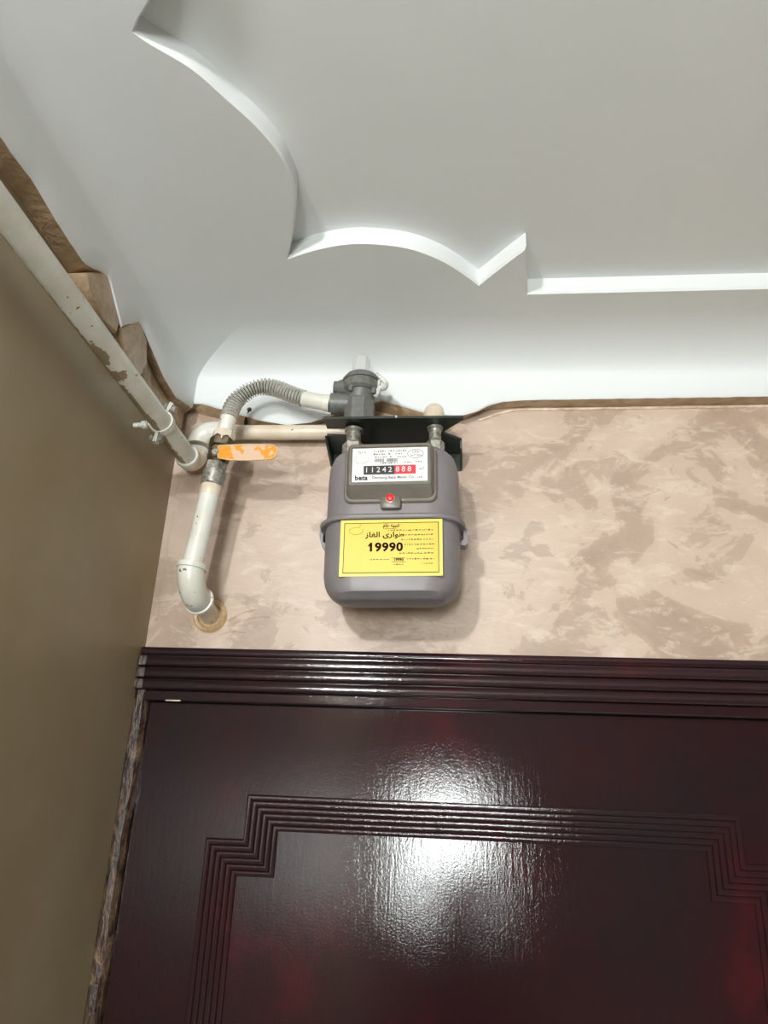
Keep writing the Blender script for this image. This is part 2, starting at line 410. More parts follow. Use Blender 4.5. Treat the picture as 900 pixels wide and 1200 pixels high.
path = [(px['ln'], px['t']), (px['rn'], px['t']), (px['rn'], px['tn']), (px['r'], px['tn']), (px['r'], px['bn']), (px['rn'], px['bn']), (px['rn'], px['b']), (px['ln'], px['b']), (px['ln'], px['bn']), (px['l'], px['bn']), (px['l'], px['tn']), (px['ln'], px['tn'])]
def mould_inset(d):
    return inset(path, d)
prof = [(0.0, 0.0), (0.0003, 0.0080)]
for k in range(6):          # six reeds, each falling gently towards the panel
    o0 = 0.0005+k*0.0085; top_ = 0.0118-0.0012*k
    prof += [(o0+0.0003, top_-0.0012), (o0+0.0010, top_-0.0002), (o0+0.0022, top_), (o0+0.0034, top_-0.0001), (o0+0.0052, top_-0.00038), (o0+0.0070, top_-0.00078), (o0+0.0078, top_-0.0014), (o0+0.0081, top_-0.0032)]
prof.append((0.0519, 0.0))
mb = MB(); mb.loft([[V((a, YD-h, b)) for a, b in mould_inset(d)] for d, h in prof], False, False)
obj('panel_moulding', mb, 'varnish', door, angle=50)
ins = mould_inset(WM); 
mb = MB(); mb.prism(mould_inset(WM-0.001), YD-0.0015, YD+0.01, lambda a, b, t_: V((a, t_, b)))
obj('door_panel', mb, 'varnish', door, False)
for xa, xb in ((px['l'], px['ln']), (px['rn'], px['r'])):
    obj('corner_block', MB().box(xa+0.001, xb-0.0005, YD-0.0012, YD+0.01, px['tn']+0.0005, px['t']-0.001), 'varnish', door, False)
# chips and putty on the head
obj('paint_chip', MB().box(0.054, 0.079, -0.0155, -0.013, 1.9142, 1.9165, 0.0008), 'pale_plaster', door)

# ------------------------------------------------------------------ gas meter
MC = 0.4265
meter = thing('gas_meter', (MC, -0.10, 2.045), 'grey metal gas meter with white counter plate and yellow sticker, hung under a green bracket', 'gas meter')
YB = -0.032
up_st = [(2.176, .1045, -.170, .05), (2.20, .1045, -.170, .05), (2.255, .1043, -.170, .05), (2.275, .1030, -.169, .05), (2.291, .0985, -.165, .05), (2.302, .0905, -.157, .048), (2.309, .080, -.147, .045), (2.3125, .066, -.133, .04)]
mb = MB(); mb.loft([rring(MC, a, yf, YB+(0.1045-a)*0.5, r, z) for z, a, yf, r in up_st]); obj('upper_case', mb, 'meter_grey', meter, angle=60)
lo_st = [(2.0505, .070, -.1460, .012, -.1240), (2.0512, .0765, -.1520, .018, -.1150), (2.0532, .0815, -.1570, .024, -.1020), (2.0562, .0848, -.1620, .030, -.0900), (2.0598, .0890, -.1705, .040, -.0760), (2.0640, .0935, -.1718, .044, -.0640), (2.071, .0990, -.172, .048, -.0520), (2.081, .1032, -.172, .05, -.0410), (2.093, .1050, -.172, .05, YB), (2.174, .1055, -.172, .05, YB)]
mb = MB(); mb.loft([rring(MC, a, yf, yb, r, z) for z, a, yf, r, yb in lo_st]); obj('lower_case', mb, 'meter_grey', meter, angle=28)
mb = MB(); mb.loft([rring(MC, a, yf, YB+0.006, .055, z) for z, a, yf in ((2.1715, .106, -.1725), (2.1705, .1125, -.1785), (2.1725, .1140, -.1800), (2.1765, .1140, -.1800), (2.1785, .1120, -.1780), (2.1780, .105, -.171))]); obj('seam_flange', mb, 'meter_grey', meter, angle=50)
for sgn in (-1, 1):      # folded clips at both ends of the seam
    mb = MB()
    poly = [(.1035, 2.1785), (.1115, 2.1795), (.1165, 2.1745), (.1165, 2.150 if sgn > 0 else 2.164), (.1125, 2.1465 if sgn > 0 else 2.150), (.1045, 2.140 if sgn < 0 else 2.147), (.1045, 2.152), (.1105, 2.156), (.1105, 2.170), (.1045, 2.172)]
    mb.prism(poly, -.118, -.096, lambda a, b, t_, s_=sgn: V((MC+s_*a, t_, b))); obj('seam_clip', mb, 'meter_grey', meter, False)
# counter housing
def zring(cx, hx, z0, z1, r, y, n=5):
    out = []
    for (x, z, a0) in ((cx+hx-r, z1-r, 0), (cx-hx+r, z1-r, PI/2), (cx-hx+r, z0+r, PI), (cx+hx-r, z0+r, 1.5*PI)):
        for k in range(n+1):
            g_ = a0+PI/2*k/n; out.append(V((x+r*math.cos(g_), y, z+r*math.sin(g_))))
    return out
mb = MB(); mb.loft([zring(MC, hx, a, b, r, y) for hx, a, b, r, y in ((.0715, 2.1975, 2.2925, .013, -.160), (.0715, 2.1975, 2.2925, .013, -.1725), (.0695, 2.1995, 2.2920, .012, -.1745), (.0675, 2.2030, 2.2915, .011, -.1745), (.0655, 2.2140, 2.2905, .007, -.1840), (.0635, 2.2195, 2.2900, .005, -.1880), (.0620, 2.2210, 2.2885, .004, -.1890), (.0595, 2.2240, 2.2850, .003, -.1890), (.0585, 2.2250, 2.2840, .002, -.1872))])
house = obj('counter_housing', mb, 'meter_olive', meter, angle=30)
YP = -.1878
plate = obj('counter_plate', MB().box(MC-.0578, MC+.0578, YP, -.186, 2.2262, 2.2828), 'label_white', meter, False, label='white counter plate')
PXL, PXR, PZT, PZB = MC-.0578, MC+.0578, 2.2828, 2.2262
def pp(u, v): return (PXL+(PXR-PXL)*u, YP-0.0004, PZT+(PZB-PZT)*v)      # u right, v down on the plate
def prect(u0, u1, v0, v1, mat, name, y=0.0004, par=plate):
    a = pp(u0, v0); b = pp(u1, v1); return obj(name, MB().box(a[0], b[0], YP-y-0.0003, YP+0.0002, b[2], a[2]), mat, par, False)
prect(.155, .565, .53, .79, 'label_black', 'digit_window'); prect(.565, .845, .525, .785, 'label_red', 'decimal_window')
for i, ch in enumerate('11242'): p = pp(.195+.078*i, .66); txt(ch, .0125, (p[0], YP-.0009, p[2]), 'print_white', plate, name='digit')
for i, ch in enumerate('888'): p = pp(.605+.078*i, .655); txt(ch, .0125, (p[0], YP-.0009, p[2]), 'print_white', plate, name='digit')
p = pp(.125, .885); txt('beta', .0110, (p[0], YP-.0006, p[2]), 'label_black', plate, .00035)
p = pp(.60, .885); txt('Dandong Beta Meter Co., Ltd', .0060, (p[0], YP-.0006, p[2]), 'label_grey', plate, .00005, sx=1.05)
p = pp(.925, .65); txt('m\u00b3', .0075, (p[0], YP-.0006, p[2]), 'label_grey', plate)
p = pp(.13, .12); txt('G1.6', .0062, (p[0], YP-.0006, p[2]), 'label_grey', plate)
# small print that cannot be read in the picture: broken grey strokes
def scribble(par, mat, mk, rows, rnd, h):
    mb = MB()
    for (u0, u1, v) in rows:
        u = u0
        while u < u1:
            du = rnd.uniform(.008, .028); e = min(u+du, u1)
            a = mk(u, v-h*rnd.uniform(.3, .9)); b = mk(e, v+h*rnd.uniform(.05, .45)); mb.box(a[0], b[0], a[1]-.0003, a[1]+.0004, b[2], a[2]); u = e+rnd.uniform(.006, .016)
    return obj('small_print', mb, mat, par, False)
rnd = random.Random(3)
scribble(plate, 'label_grey', pp, [(.28, .44, .10), (.48, .72, .10), (.28, .44, .19), (.48, .53, .19), (.57, .66, .19), (.30, .46, .28), (.50, .54, .28), (.60, .72, .28), (.69, .80, .45), (.84, .93, .44), (.38, .60, .46)], rnd, .035)
mb = MB(); u = .30
while u < .60:      # barcode
    du = rnd.uniform(.004, .012)
    if not .425 < u < .45:
        a = pp(u, .32); b = pp(u+du, .42); mb.box(a[0], b[0], YP-.0006, YP, b[2], a[2])
    u += du+rnd.uniform(.004, .010)
obj('barcode', mb, 'label_black', plate, False)
def plate_loop(u, v, ru, rv, mat, r, a0=0, a1=2*PI):
    mb = MB(); pts = []
    for k in range(33):
        a = a0+(a1-a0)*k/32; q = pp(u+ru*math.cos(a), v+rv*math.sin(a)); pts.append(V((q[0], YP-.0002, q[2])))
    mb.tube(pts, r, 6); return obj('printed_oval', mb, mat, plate)
plate_loop(.84, .19, .105, .13, 'label_grey', .0004)
plate_loop(.12, .33, .10, .12, 'label_grey', .0003, -0.6, 4.0)
p = pp(.84, .14); txt('CPA', .006, (p[0], YP-.0006, p[2]), 'label_grey', plate); p = pp(.85, .25); txt('PATTERN', .0042, (p[0], YP-.0006, p[2]), 'label_grey', plate)
# seal tab with red plug
obj('seal_tab', MB().box(MC-.0145, MC+.0175, -.1790, -.168, 2.1860, 2.2065, .004), 'meter_olive', meter)
mb = MB(); mb.lathe((MC+.0010, -.1785, 2.2015), (0, -1, 0), [(.0075, 0), (.0075, .002), (.0065, .0035), (.0062, .0036)]); seal = obj('seal_ring', mb, 'chrome', meter)
mb = MB(); mb.lathe((MC+.0010, -.1815, 2.2015), (0, -1, 0), [(.0062, 0), (.0062, .0020), (.0048, .0032), (.001, .0036)]); obj('seal_plug', mb, 'red_plastic', meter, label='red seal plug')
# yellow notice sticker
SX0, SX1, SZ0, SZ1, YS = .3525, .5055, 2.0812, 2.1700, -.1722
stk = obj('notice_sticker', MB().box(SX0, SX1, YS-.0006, YS+.001, SZ0, SZ1), 'sticker_pale', meter, False, label='yellow paper notice sticker')
def sp_(u, v): return (SX0+(SX1-SX0)*u, YS-.0009, SZ1+(SZ0-SZ1)*v)
def srect(u0, u1, v0, v1, mat, y, name):
    a = sp_(u0, v0); b = sp_(u1, v1); return obj(name, MB().box(a[0], b[0], YS-y, YS, b[2], a[2]), mat, stk, False)
srect(.035, .965, .055, .945, 'print_brown', .0008, 'printed_border'); srect(.042, .958, .067, .933, 'sticker_yellow', .0009, 'sticker_field')
YT = YS-.0012
p = sp_(.445, .50); txt('19990', .0182, (p[0], YT, p[2]), 'print_brown', stk, .0007, sx=1.08)
x1_, z1_ = p[0]-.0218, p[2]+.0063
mb = MB(); mb.prism([(x1_+.0004, z1_), (x1_+.0004, z1_-.0030), (x1_-.0038, z1_-.0052), (x1_-.0038, z1_-.0027), (x1_-.0012, z1_)], YT-.0002, YT+.0001, lambda a, b, t_: V((a, t_, b))); obj('lettering', mb, 'print_brown', stk, False)
ar = lambda s: s[::-1]
p = sp_(.50, .11); txt(ar('\ufe97\ufee8\ufe92\ufef4\ufeea \ufeeb\ufe8e\ufee1'), .0070, (p[0], YT, p[2]), 'print_brown', stk, .0002)
p = sp_(.44, .275); txt(ar('\ufec3\ufeee\ufe8d\ufead\ufeef \ufe8d\ufedf\ufed0\ufe8e\ufeaf'), .0110, (p[0], YT, p[2]), 'print_brown', stk, .00025, sx=1.15)
p = sp_(.575, .718); txt('19990', .0058, (p[0], YT, p[2]), 'print_brown', stk, .0002)
srect(.505, .645, .685, .690, 'print_brown', .0012, 'printed_rule'); srect(.505, .645, .755, .760, 'print_brown', .0012, 'printed_rule'); srect(.43, .55, .165, .170, 'print_brown', .0012, 'printed_rule')
scribble(stk, 'print_faint', sp_, [(.47, .91, .20), (.58, .92, .285), (.60, .91, .37), (.63, .92, .455), (.75, .91, .53), (.58, .91, .61), (.66, .92, .71), (.29, .49, .715), (.80, .91, .79), (.53, .62, .80)], rnd, .022)
mb = MB(); pts = []
for k in range(29):
    a = -0.5+(2*PI-0.6)*k/28; q = sp_(.155+.066*math.cos(a), .20+.065*math.sin(a)); pts.append(V((q[0], YS-.0009, q[2])))
q = sp_(.205, .06); pts.append(V((q[0], YS-.0009, q[2]))); mb.tube(pts, .0003, 6); obj('printed_oval', mb, 'print_faint', stk)
# union nuts
for x, r in ((.3570, .0185), (.4935, .0155)):
    mb = MB(); mb.lathe((x, -.105, 2.306), (0, 0, 1), [(r*1.05, 0), (r*1.05, .006)], 32); obj('union_collar', mb, 'meter_grey', meter)
    mb = MB(); mb.lathe((x, -.105, 2.312), (0, 0, 1), [(r*.92, 0), (r, .002), (r, .019), (r*.88, .022)], 6, a0=.35); obj('union_nut', mb, 'zinc', meter, False)
    mb = MB(); prof2 = [(r*.62, 0)]
    for k in range(8): prof2 += [(r*.66, .001+k*.0028), (r*.60, .0022+k*.0028)]
    mb.lathe((x, -.105, 2.333), (0, 0, 1), prof2[:-1]+[(r*.62, .022), (r*.85, .023), (r*.85, .0270)], 24); obj('spigot', mb, 'zinc', meter, angle=60)
meter.rotation_euler = (0, math.radians(-1.35), 0)

# ------------------------------------------------------------------ bracket
br = thing('meter_bracket', (.4175, -.001, 2.345), 'dark green steel bracket plate the meter hangs from', 'bracket')
poly = [(.3025, -.137), (.5335, -.137), (.5335, -.130), (.5015, -.090), (.5015, -.080), (.5305, -.056), (.5290, -.003), (.2970, -.003), (.2985, -.077), (.3320, -.074), (.3345, -.101), (.3030, -.102)]
mb = MB(); mb.prism(poly, 2.3625, 2.3665, lambda a, b, t_: V((a, b, t_))); obj('top_plate', mb, 'bracket_green', br, False)
mb = MB(); mb.box(.2970, .5290, -.0045, -.0005, 2.330, 2.3625, .001); obj('back_plate', mb, 'bracket_green', br, False)
mb = MB(); mb.prism([(-.077, 2.3625), (-.004, 2.3625), (-.004, 2.338), (-.060, 2.352)], .2950, .2990, lambda a, b, t_: V((t_, a, b))); obj('side_gusset', mb, 'bracket_green', br, False)
mb = MB(); mb.prism([(-.056, 2.3625), (-.004, 2.3625), (-.004, 2.330), (-.050, 2.350)], .5275, .5310, lambda a, b, t_: V((t_, a, b))); obj('side_gusset', mb, 'bracket_green', br, False)
mb = MB(); mb.lathe((.4235, -.1365, 2.3655), (0, -1, 0), [(.002, 0), (.002, .001), (.001, .0018)], 12); obj('rivet', mb, 'chrome', br)

# ------------------------------------------------------------------ regulator
RXc, RYc = .3575, -.105
rg = thing('pressure_regulator', (RXc, RYc, 2.3665), 'grey cast gas regulator with chrome cap standing on the bracket', 'regulator')
mb = MB(); mb.lathe((RXc, RYc, 2.3665), (0, 0, 1), [(.0225, 0), (.0225, .046), (.0240, .049), (.0240, .062), (.0255, .066)], 40); obj('body', mb, 'cast_grey', rg)
mb = MB(); mb.lathe((RXc, RYc-.001, 2.3665), (0, 0, 1), [(.0265, 0), (.0265, .042), (.0245, .045)], 8, a0=PI/8); obj('boss', mb, 'cast_grey', rg, False)
mb = MB(); mb.lathe((RXc, RYc, 2.428), (0, 0, 1), [(.0265, 0), (.0320, .004), (.0325, .018), (.0300, .020)], 40); obj('flange', mb, 'cast_grey', rg)
mb = MB(); mb.lathe((RXc, RYc, 2.4475), (0, 0, 1), [(.0335, 0), (.0335, .004), (.0280, .012), (.0190, .016)], 40); obj('bonnet', mb, 'cast_grey', rg)
mb = MB(); mb.lathe((RXc-.001, RYc, 2.4585), (0, 0, 1), [(.0270, 0), (.0255, .0035), (.017, .007)], 36); obj('washer', mb, 'chrome', rg)
mb = MB(); mb.lathe((RXc-.002, RYc, 2.464), (0, 0, 1), [(.0160, 0), (.0160, .026), (.0150, .031), (.0120, .036), (.006, .0390), (.001, .0395)], 6, a0=.35); obj('cap', mb, 'chrome', rg, angle=20, label='chrome cap')
for k in range(4):
    a = PI/4+k*PI/2+.25; x, y = RXc+.0275*math.cos(a), RYc+.0275*math.sin(a)
    mb = MB(); mb.lathe((x, y, 2.420), (0, 0, 1), [(.0035, 0), (.0042, .004), (.0042, .032)], 10); obj('screw', mb, 'cast_grey', rg)
mb = MB(); mb.lathe((RXc-.010, RYc, 2.409), (-1, 0, 0), [(.017, 0), (.0175, .020), (.0190, .026), (.0190, .040)], 28); obj('inlet_port', mb, 'cast_grey', rg)
mb = MB(); mb.lathe((RXc-.012, RYc-.002, 2.437), (-1, 0, .12), [(.014, 0), (.014, .024), (.0105, .030), (.0105, .035)], 20); obj('side_plug', mb, 'cast_grey', rg)
pth = catmull([(RXc+.026, RYc-.006, 2.462), (RXc+.036, RYc-.008, 2.452), (RXc+.043, RYc-.008, 2.444), (RXc+.042, RYc-.008, 2.436), (RXc+.034, RYc-.008, 2.433), (RXc+.029, RYc-.006, 2.424), (RXc+.0245, RYc-.006, 2.418)], 5)
mb = MB(); mb.tube(pth, [.0045+.0018*noise.noise(p*180) for p in pth], 10); obj('seal_wire', mb, 'white_tag', rg, label='pale twisted seal tag')
mb = MB(); mb.box(RXc+.024, RXc+.034, RYc-.012, RYc-.007, 2.428, 2.452, .0015); obj('seal_tag', mb, 'white_tag', rg)

# ------------------------------------------------------------------ flexible connector
fc = thing('flexible_hose', (.125, -.10, 2.362), 'corrugated steel gas hose arching from the valve to the regulator', 'hose')
core = catmull([(.1318, -.112, 2.3800), (.1362, -.111, 2.4035), (.1475, -.110, 2.4225), (.1670, -.109, 2.4375), (.1890, -.108, 2.4430), (.2120, -.107, 2.4385), (.2350, -.106, 2.4285), (.2575, -.105, 2.4205)], 40)
# resample evenly
L = [0]
for a, b in zip(core, core[1:]): L.append(L[-1]+(b-a).length)
NR = 30; S = NR*8; res = []; j = 0
for i in range(S+1):
    d = L[-1]*i/S
    while j < len(L)-2 and L[j+1] < d: j += 1
    f_ = (d-L[j])/max(1e-9, L[j+1]-L[j]); res.append(core[j].lerp(core[j+1], min(1, f_)))
mb = MB(); mb.tube(res, lambda i: .0126+.0030*math.cos(2*PI*i/8), 28)
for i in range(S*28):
    if (i//28) % 8 in (3, 4): mb.mi[i] = 1          # grime, and darker colour for groove contrast, down in the corrugations
obj('corrugated_sleeve', mb, ['steel_hose', 'hose_groove'], fc, angle=80)
a = V((.1285, -.1125, 2.3530)); b = V((.1320, -.112, 2.3820))
mb = MB(); mb.lathe(a, b-a, [(.0118, 0), (.0130, .002), (.0140, .026), (.0120, .029)], 28); obj('ferrule', mb, 'pipe_paint', fc)
mb = MB(); mb.lathe((.2555, -.105, 2.4205), (.047, 0, -.0105), [(.0118, 0), (.0135, .003), (.0135, .040), (.0150, .041), (.0150, .052)], 28); obj('ferrule', mb, 'pipe_paint', fc)

# ------------------------------------------------------------------ ball valve
ax0 = V((.1045, -.114, 2.104)); ax1 = V((.1290, -.1125, 2.345)); axd = (ax1-ax0).normalized()
bv = thing('ball_valve', V((.1200, -.113, 2.275)), 'dirty brass ball valve with an orange lever on the upright pipe', 'valve')
c = V((.1247, -.1128, 2.312))
mb = MB(); mb.lathe(c-axd*.020, axd, [(.0150, 0), (.0185, .006), (.0195, .014), (.0190, .024), (.0160, .030)], 28); obj('body', mb, 'dirty_brass', bv)
mb = MB(); mb.lathe(c+axd*.010, axd, [(.0200, 0), (.0215, .002), (.0215, .015), (.0195, .018)], 6, a0=.5); obj('union_nut', mb, 'dirty_brass', bv, False)
mb = MB(); mb.lathe(c+axd*.020, axd, [(.0190, 0), (.0195, .012), (.0180, .020), (.013, .023)], 8, a0=.2); obj('union_cap', mb, 'cream_paint', bv, False)
mb = MB(); mb.lathe(c-axd*.035, axd, [(.0175, 0), (.0190, .001), (.0190, .014), (.0170, .016)], 6, a0=.2); obj('lower_hex', mb, 'zinc', bv, False)
mb = MB(); mb.lathe(c+V((.002, -.014, -.006)), (0.1, -1, 0), [(.0075, 0), (.0075, .014), (.0055, .015), (.0055, .020)], 16); obj('stem', mb, 'dirty_brass', bv)
# lever: a flat pressed strip with rounded end, lying across the pipe
poly = [(.1330, 2.3090), (.1540, 2.3100), (.1830, 2.3110)]
for k in range(11):
    a = PI/2-PI*k/10; poly.append((.2200+.0130*math.cos(a), 2.2972+.0130*math.sin(a)))
poly += [(.1840, 2.2822), (.1540, 2.2832), (.1350, 2.2870)]
mb = MB(); mb.prism(poly, -.1465, -.1435, lambda a, b, t_: V((a, t_, b))); lev = obj('lever', mb, 'lever_paint', bv, False, label='orange lever with worn cream paint')
pts = [V((a, -.1470, b)) for a, b in poly]; pts.append(pts[0]); mb = MB(); mb.tube(pts, .0010, 6); obj('lever_rim', mb, 'flange_cream', lev)
mb = MB(); mb.lathe((.1290, -.1440, 2.298), (0, -1, 0), [(.0065, 0), (.0065, .004), (.005, .005)], 6); obj('lever_nut', mb, 'zinc', bv, False)

# ------------------------------------------------------------------ upright inlet pipe
ip = thing('inlet_pipe', (.1042, -.114, 2.055), 'short white upright gas pipe with elbow and flange entering the wall', 'pipe')
top = c-axd*.034; bot = V((.1042, -.1140, 2.1040))
mb = MB(); mb.tube([bot, bot.lerp(top, .5), top], .0168, 32); obj('pipe', mb, 'pipe_paint', ip)
mb = MB(); d_ = (top-bot).normalized(); mb.lathe(top-d_*.027, d_, [(.0172, 0), (.0192, .002), (.0195, .026), (.0175, .028)], 28); obj('thread_collar', mb, 'zinc', ip)
mb = MB(); mb.lathe(top-d_*.045, d_, [(.0171, 0), (.0176, .001), (.0176, .017), (.0171, .018)], 28); obj('rust_band', mb, 'cream_paint', ip)
E0 = bot+d_*.006; elbow = []
for k in range(13):
    a = PI/2*k/12; elbow.append(V((bot.x+.0035*math.sin(a), bot.y+.036*(1-math.cos(a)), bot.z-.036*math.sin(a))))
mb = MB(); mb.tube([E0]+elbow+[elbow[-1]+V((.001, .008, -.001))], .0215, 32); obj('elbow', mb, 'pipe_paint', ip, angle=60)
mb = MB(); mb.lathe(E0-d_*.004, d_, [(.0218, 0), (.0240, .001), (.0240, .009), (.0200, .0105)], 32); obj('elbow_rim', mb, 'pipe_paint', ip)
e1 = elbow[-1]+V((.0005, .004, 0))
mb = MB(); mb.lathe(e1, (.09, 1, -.1), [(.0220, 0), (.0240, .001), (.0240, .006), (.0200, .007)], 32); obj('elbow_rim', mb, 'pipe_paint', ip)
mb = MB(); mb.tube([elbow[-1], V((.1062, .006, 2.0600))], .0165, 28); obj('stub', mb, 'cream_paint', ip)
mb = MB(); mb.lathe((.1062, .002, 2.0597), (0, -1, 0), [(.0300, 0), (.0290, .0050), (.0260, .0085), (.0215, .0075), (.0195, .004), (.016, .004)], 36); obj('wall_flange', mb, 'flange_cream', ip)
# trowel marks of plaster round the flange
for k, (x0_, z0_, x1_, z1_, r) in enumerate(((.138, 2.052, .185, 2.072, .0022), (.145, 2.046, .21, 2.060, .0018), (.078, 2.035, .060, 2.060, .002), (.125, 2.028, .17, 2.032, .002), (.04, 2.02, .065, 2.05, .0018))):
    ridge([(x0_, .0010, z0_), ((x0_+x1_)/2, .0008, (z0_+z1_)/2+.004), (x1_, .0010, z1_)], r, wall_back, 'wall_paint', 'trowel_ridge')
# thin plaster ridge in the corner
ridge([(.012+.002*math.sin(i*2.1), 0.0006, 2.05+.028*i) for i in range(11)], .0022, wall_back, 'wall_paint', 'corner_ridge')

# ------------------------------------------------------------------ outlet pipe: along side wall, round the corner, behind the meter
op = thing('outlet_pipe', (.05, -.05, 2.33), 'long cream gas pipe along the side wall turning behind the meter', 'pipe')
PXc, PZc, PR = .0480, 2.3315, .0168
N = 420; seg = 48; mb = MB(); Y0, Y1 = -2.2, -.062
mb2_rings = []; ys = []
for i in range(N+1):
    t_ = i/N; y = Y1+(Y0-Y1)*(t_**1.8); ys.append(y)
    mb2_rings.append([V((PXc+PR*math.cos(2*PI*k/seg), y, PZc+PR*math.sin(2*PI*k/seg))) for k in range(seg)])
mb.loft(mb2_rings)
# wall paint lapping over the lower side of the pipe in a wavy line, and two bare brown patches
for i in range(N):
    y = (ys[i]+ys[i+1])/2
    lim = 228+16*noise.noise(V((y*22, 1.7, 0)))+9*noise.noise(V((y*60, 7.7, 0)))+(48 if y > -.33 else 10 if y < -.5 else 22)
    for k in range(seg):
        ang = math.degrees(2*PI*(k+.5)/seg)
        dlow = abs((ang-270+180) % 360-180)       # 0 at the very bottom
        brown = 150 < ang < lim
        for (yc, ac, ry, ra) in ((-.405, 262, .026, 34), (-.353, 272, .012, 44)):
            if ((y-yc)/ry)**2+((ang-ac)/ra)**2 < 1+0.5*noise.noise(V((y*80, ang*.05, 2))): brown = True
        if brown: mb.mi[i*seg+k] = 1
obj('pipe', mb, ['pipe_paint', 'side_paint'], op)
mb = MB(); mb.lathe((PXc, Y1-.004, PZc), (0, 1, 0), [(.0175, 0), (.0205, .001), (.0215, .008), (.0205, .012)], 32); obj('elbow_rim', mb, 'pipe_paint', op)
el = [V((PXc, -.056, PZc))]
for k in range(9):
    a = PI/2*k/8; el.append(V((PXc+.004*k/8, -.052+.022*math.sin(a), PZc+.022*(1-math.cos(a)))))
mb = MB(); mb.tube(el, .0205, 28); obj('elbow', mb, 'cream_paint', op, angle=60)
mb = MB(); mb.lathe((PXc+.004, -.030, PZc+.020), (0, 0, 1), [(.0195, 0), (.0215, .001), (.0215, .008), (.0190, .010)], 28); obj('elbow_rim', mb, 'pipe_paint', op)
ZR = 2.3955; el = [V((PXc+.004, -.030, ZR-.026))]
for k in range(9):
    a = PI/2*k/8; el.append(V((PXc+.004+.024*(1-math.cos(a)), -.030, ZR-.024+.024*math.sin(a))))
mb = MB(); mb.tube(el+[V((.092, -.030, ZR))], .0195, 28); obj('elbow', mb, 'pipe_paint', op, angle=60)
mb = MB(); mb.tube([V((.085, -.030, ZR)), V((.2, -.0295, ZR-.001)), V((.455, -.030, ZR-.002))], .0135, 28); obj('pipe', mb, 'cream_paint', op)
el = []
for k in range(9):
    a = PI/2*k/8; el.append(V((.455+.028*math.sin(a), -.030-.028*(1-math.cos(a)), ZR-.002)))
mb = MB(); mb.tube(el, .0155, 24); obj('elbow', mb, 'cream_paint', op, angle=60)
el = [V((.4835, -.056, ZR+.002)), V((.4835, -.080, ZR+.003))]
for k in range(9):
    a = PI/2*k/8; el.append(V((.4835, -.083-.022*math.sin(a), ZR+.003-.025*(1-math.cos(a)))))
mb = MB(); mb.tube(el, .0172, 28); obj('elbow', mb, 'cream_paint', op, angle=60)

# ------------------------------------------------------------------ pipe clamp on the side wall
YCm = -.185
pc = thing('pipe_clamp', (0.0, YCm, 2.31), 'small pale metal pipe clamp with bolts fixed to the side wall', 'clamp')
def arc(a0, a1, r=PR+.0018):
    return [V((PXc+r*math.cos(math.radians(a0+(a1-a0)*k/18)), YCm, PZc+r*math.sin(math.radians(a0+(a1-a0)*k/18)))) for k in range(19)]
def strap(pts, wy=.006, th=.0013):
    rings = []
    for i, p in enumerate(pts):
        d = (pts[min(i+1, len(pts)-1)]-pts[max(i-1, 0)]).normalized(); nn = V((-d.z, 0, d.x))
        rings.append([p+nn*th+V((0, wy, 0)), p-nn*th+V((0, wy, 0)), p-nn*th-V((0, wy, 0)), p+nn*th-V((0, wy, 0))])
    mb = MB(); mb.loft(rings); return mb
def ear(ang):
    d = V((math.cos(math.radians(ang)), 0, math.sin(math.radians(ang)))); return [V((PXc, YCm, PZc))+d*(PR+.0018+.018*k/3) for k in range(4)]
obj('clamp_half', strap(list(reversed(ear(66)))[:-1]+arc(66, -96)+ear(-96)[1:]), 'pipe_paint', pc, angle=30)
obj('clamp_half', strap(list(reversed(ear(72)))[:-1]+arc(72, 258)+ear(258)[1:]), 'pipe_paint', pc, angle=30)
for ang in (69, -99):
    d = V((math.cos(math.radians(ang)), 0, math.sin(math.radians(ang)))); q = V((PXc, YCm, PZc))+d*(PR+.012); tn = V((-d.z, 0, d.x))
    mb = MB(); mb.lathe(q-tn*.010, tn, [(.0060, 0), (.0060, .005), (.003, .0051), (.003, .0150), (.0060, .0151), (.0060, .0200)], 6); obj('bolt', mb, 'zinc', pc, False)
mb = MB(); mb.lathe((0.001, YCm, PZc-.004), (1, 0, .05), [(.004, 0), (.004, .014), (.0065, .0142), (.0065, .024), (.003, .0242), (.003, .030)], 10); obj('anchor_screw', mb, 'white_tag', pc, False)

# small black hook under the cornice
hk = catmull([(.1300, -.001, 2.4180), (.1305, -.012, 2.4200), (.1330, -.022, 2.4250), (.1385, -.030, 2.4330), (.1405, -.032, 2.4390)], 5)
mb = MB(); mb.tube(hk, [.0026+.0008*noise.noise(p*200) for p in hk], 8); mb.lathe(hk[-1]-V((0, 0, .002)), (0.2, -.2, 1), [(.002, 0), (.0042, .002), (.0045, .005), (.002, .0075)], 10)
tag(obj('wall_hook', mb, 'black_iron'), 'small black iron hook between the steel hose and the rear pipe', 'hook')

# ------------------------------------------------------------------ ceiling lamp behind the viewer
lp = thing('ceiling_lamp', (LAMP.x, LAMP.y, ZU), 'bare bulb holder on the ceiling behind the viewer', 'lamp')
mb = MB(); mb.lathe((LAMP.x, LAMP.y, ZU), (0, 0, -1), [(.045, 0), (.045, .01), (.022, .03), (.022, .06), (.018, .062)], 28); obj('lamp_holder', mb, 'label_white', lp)

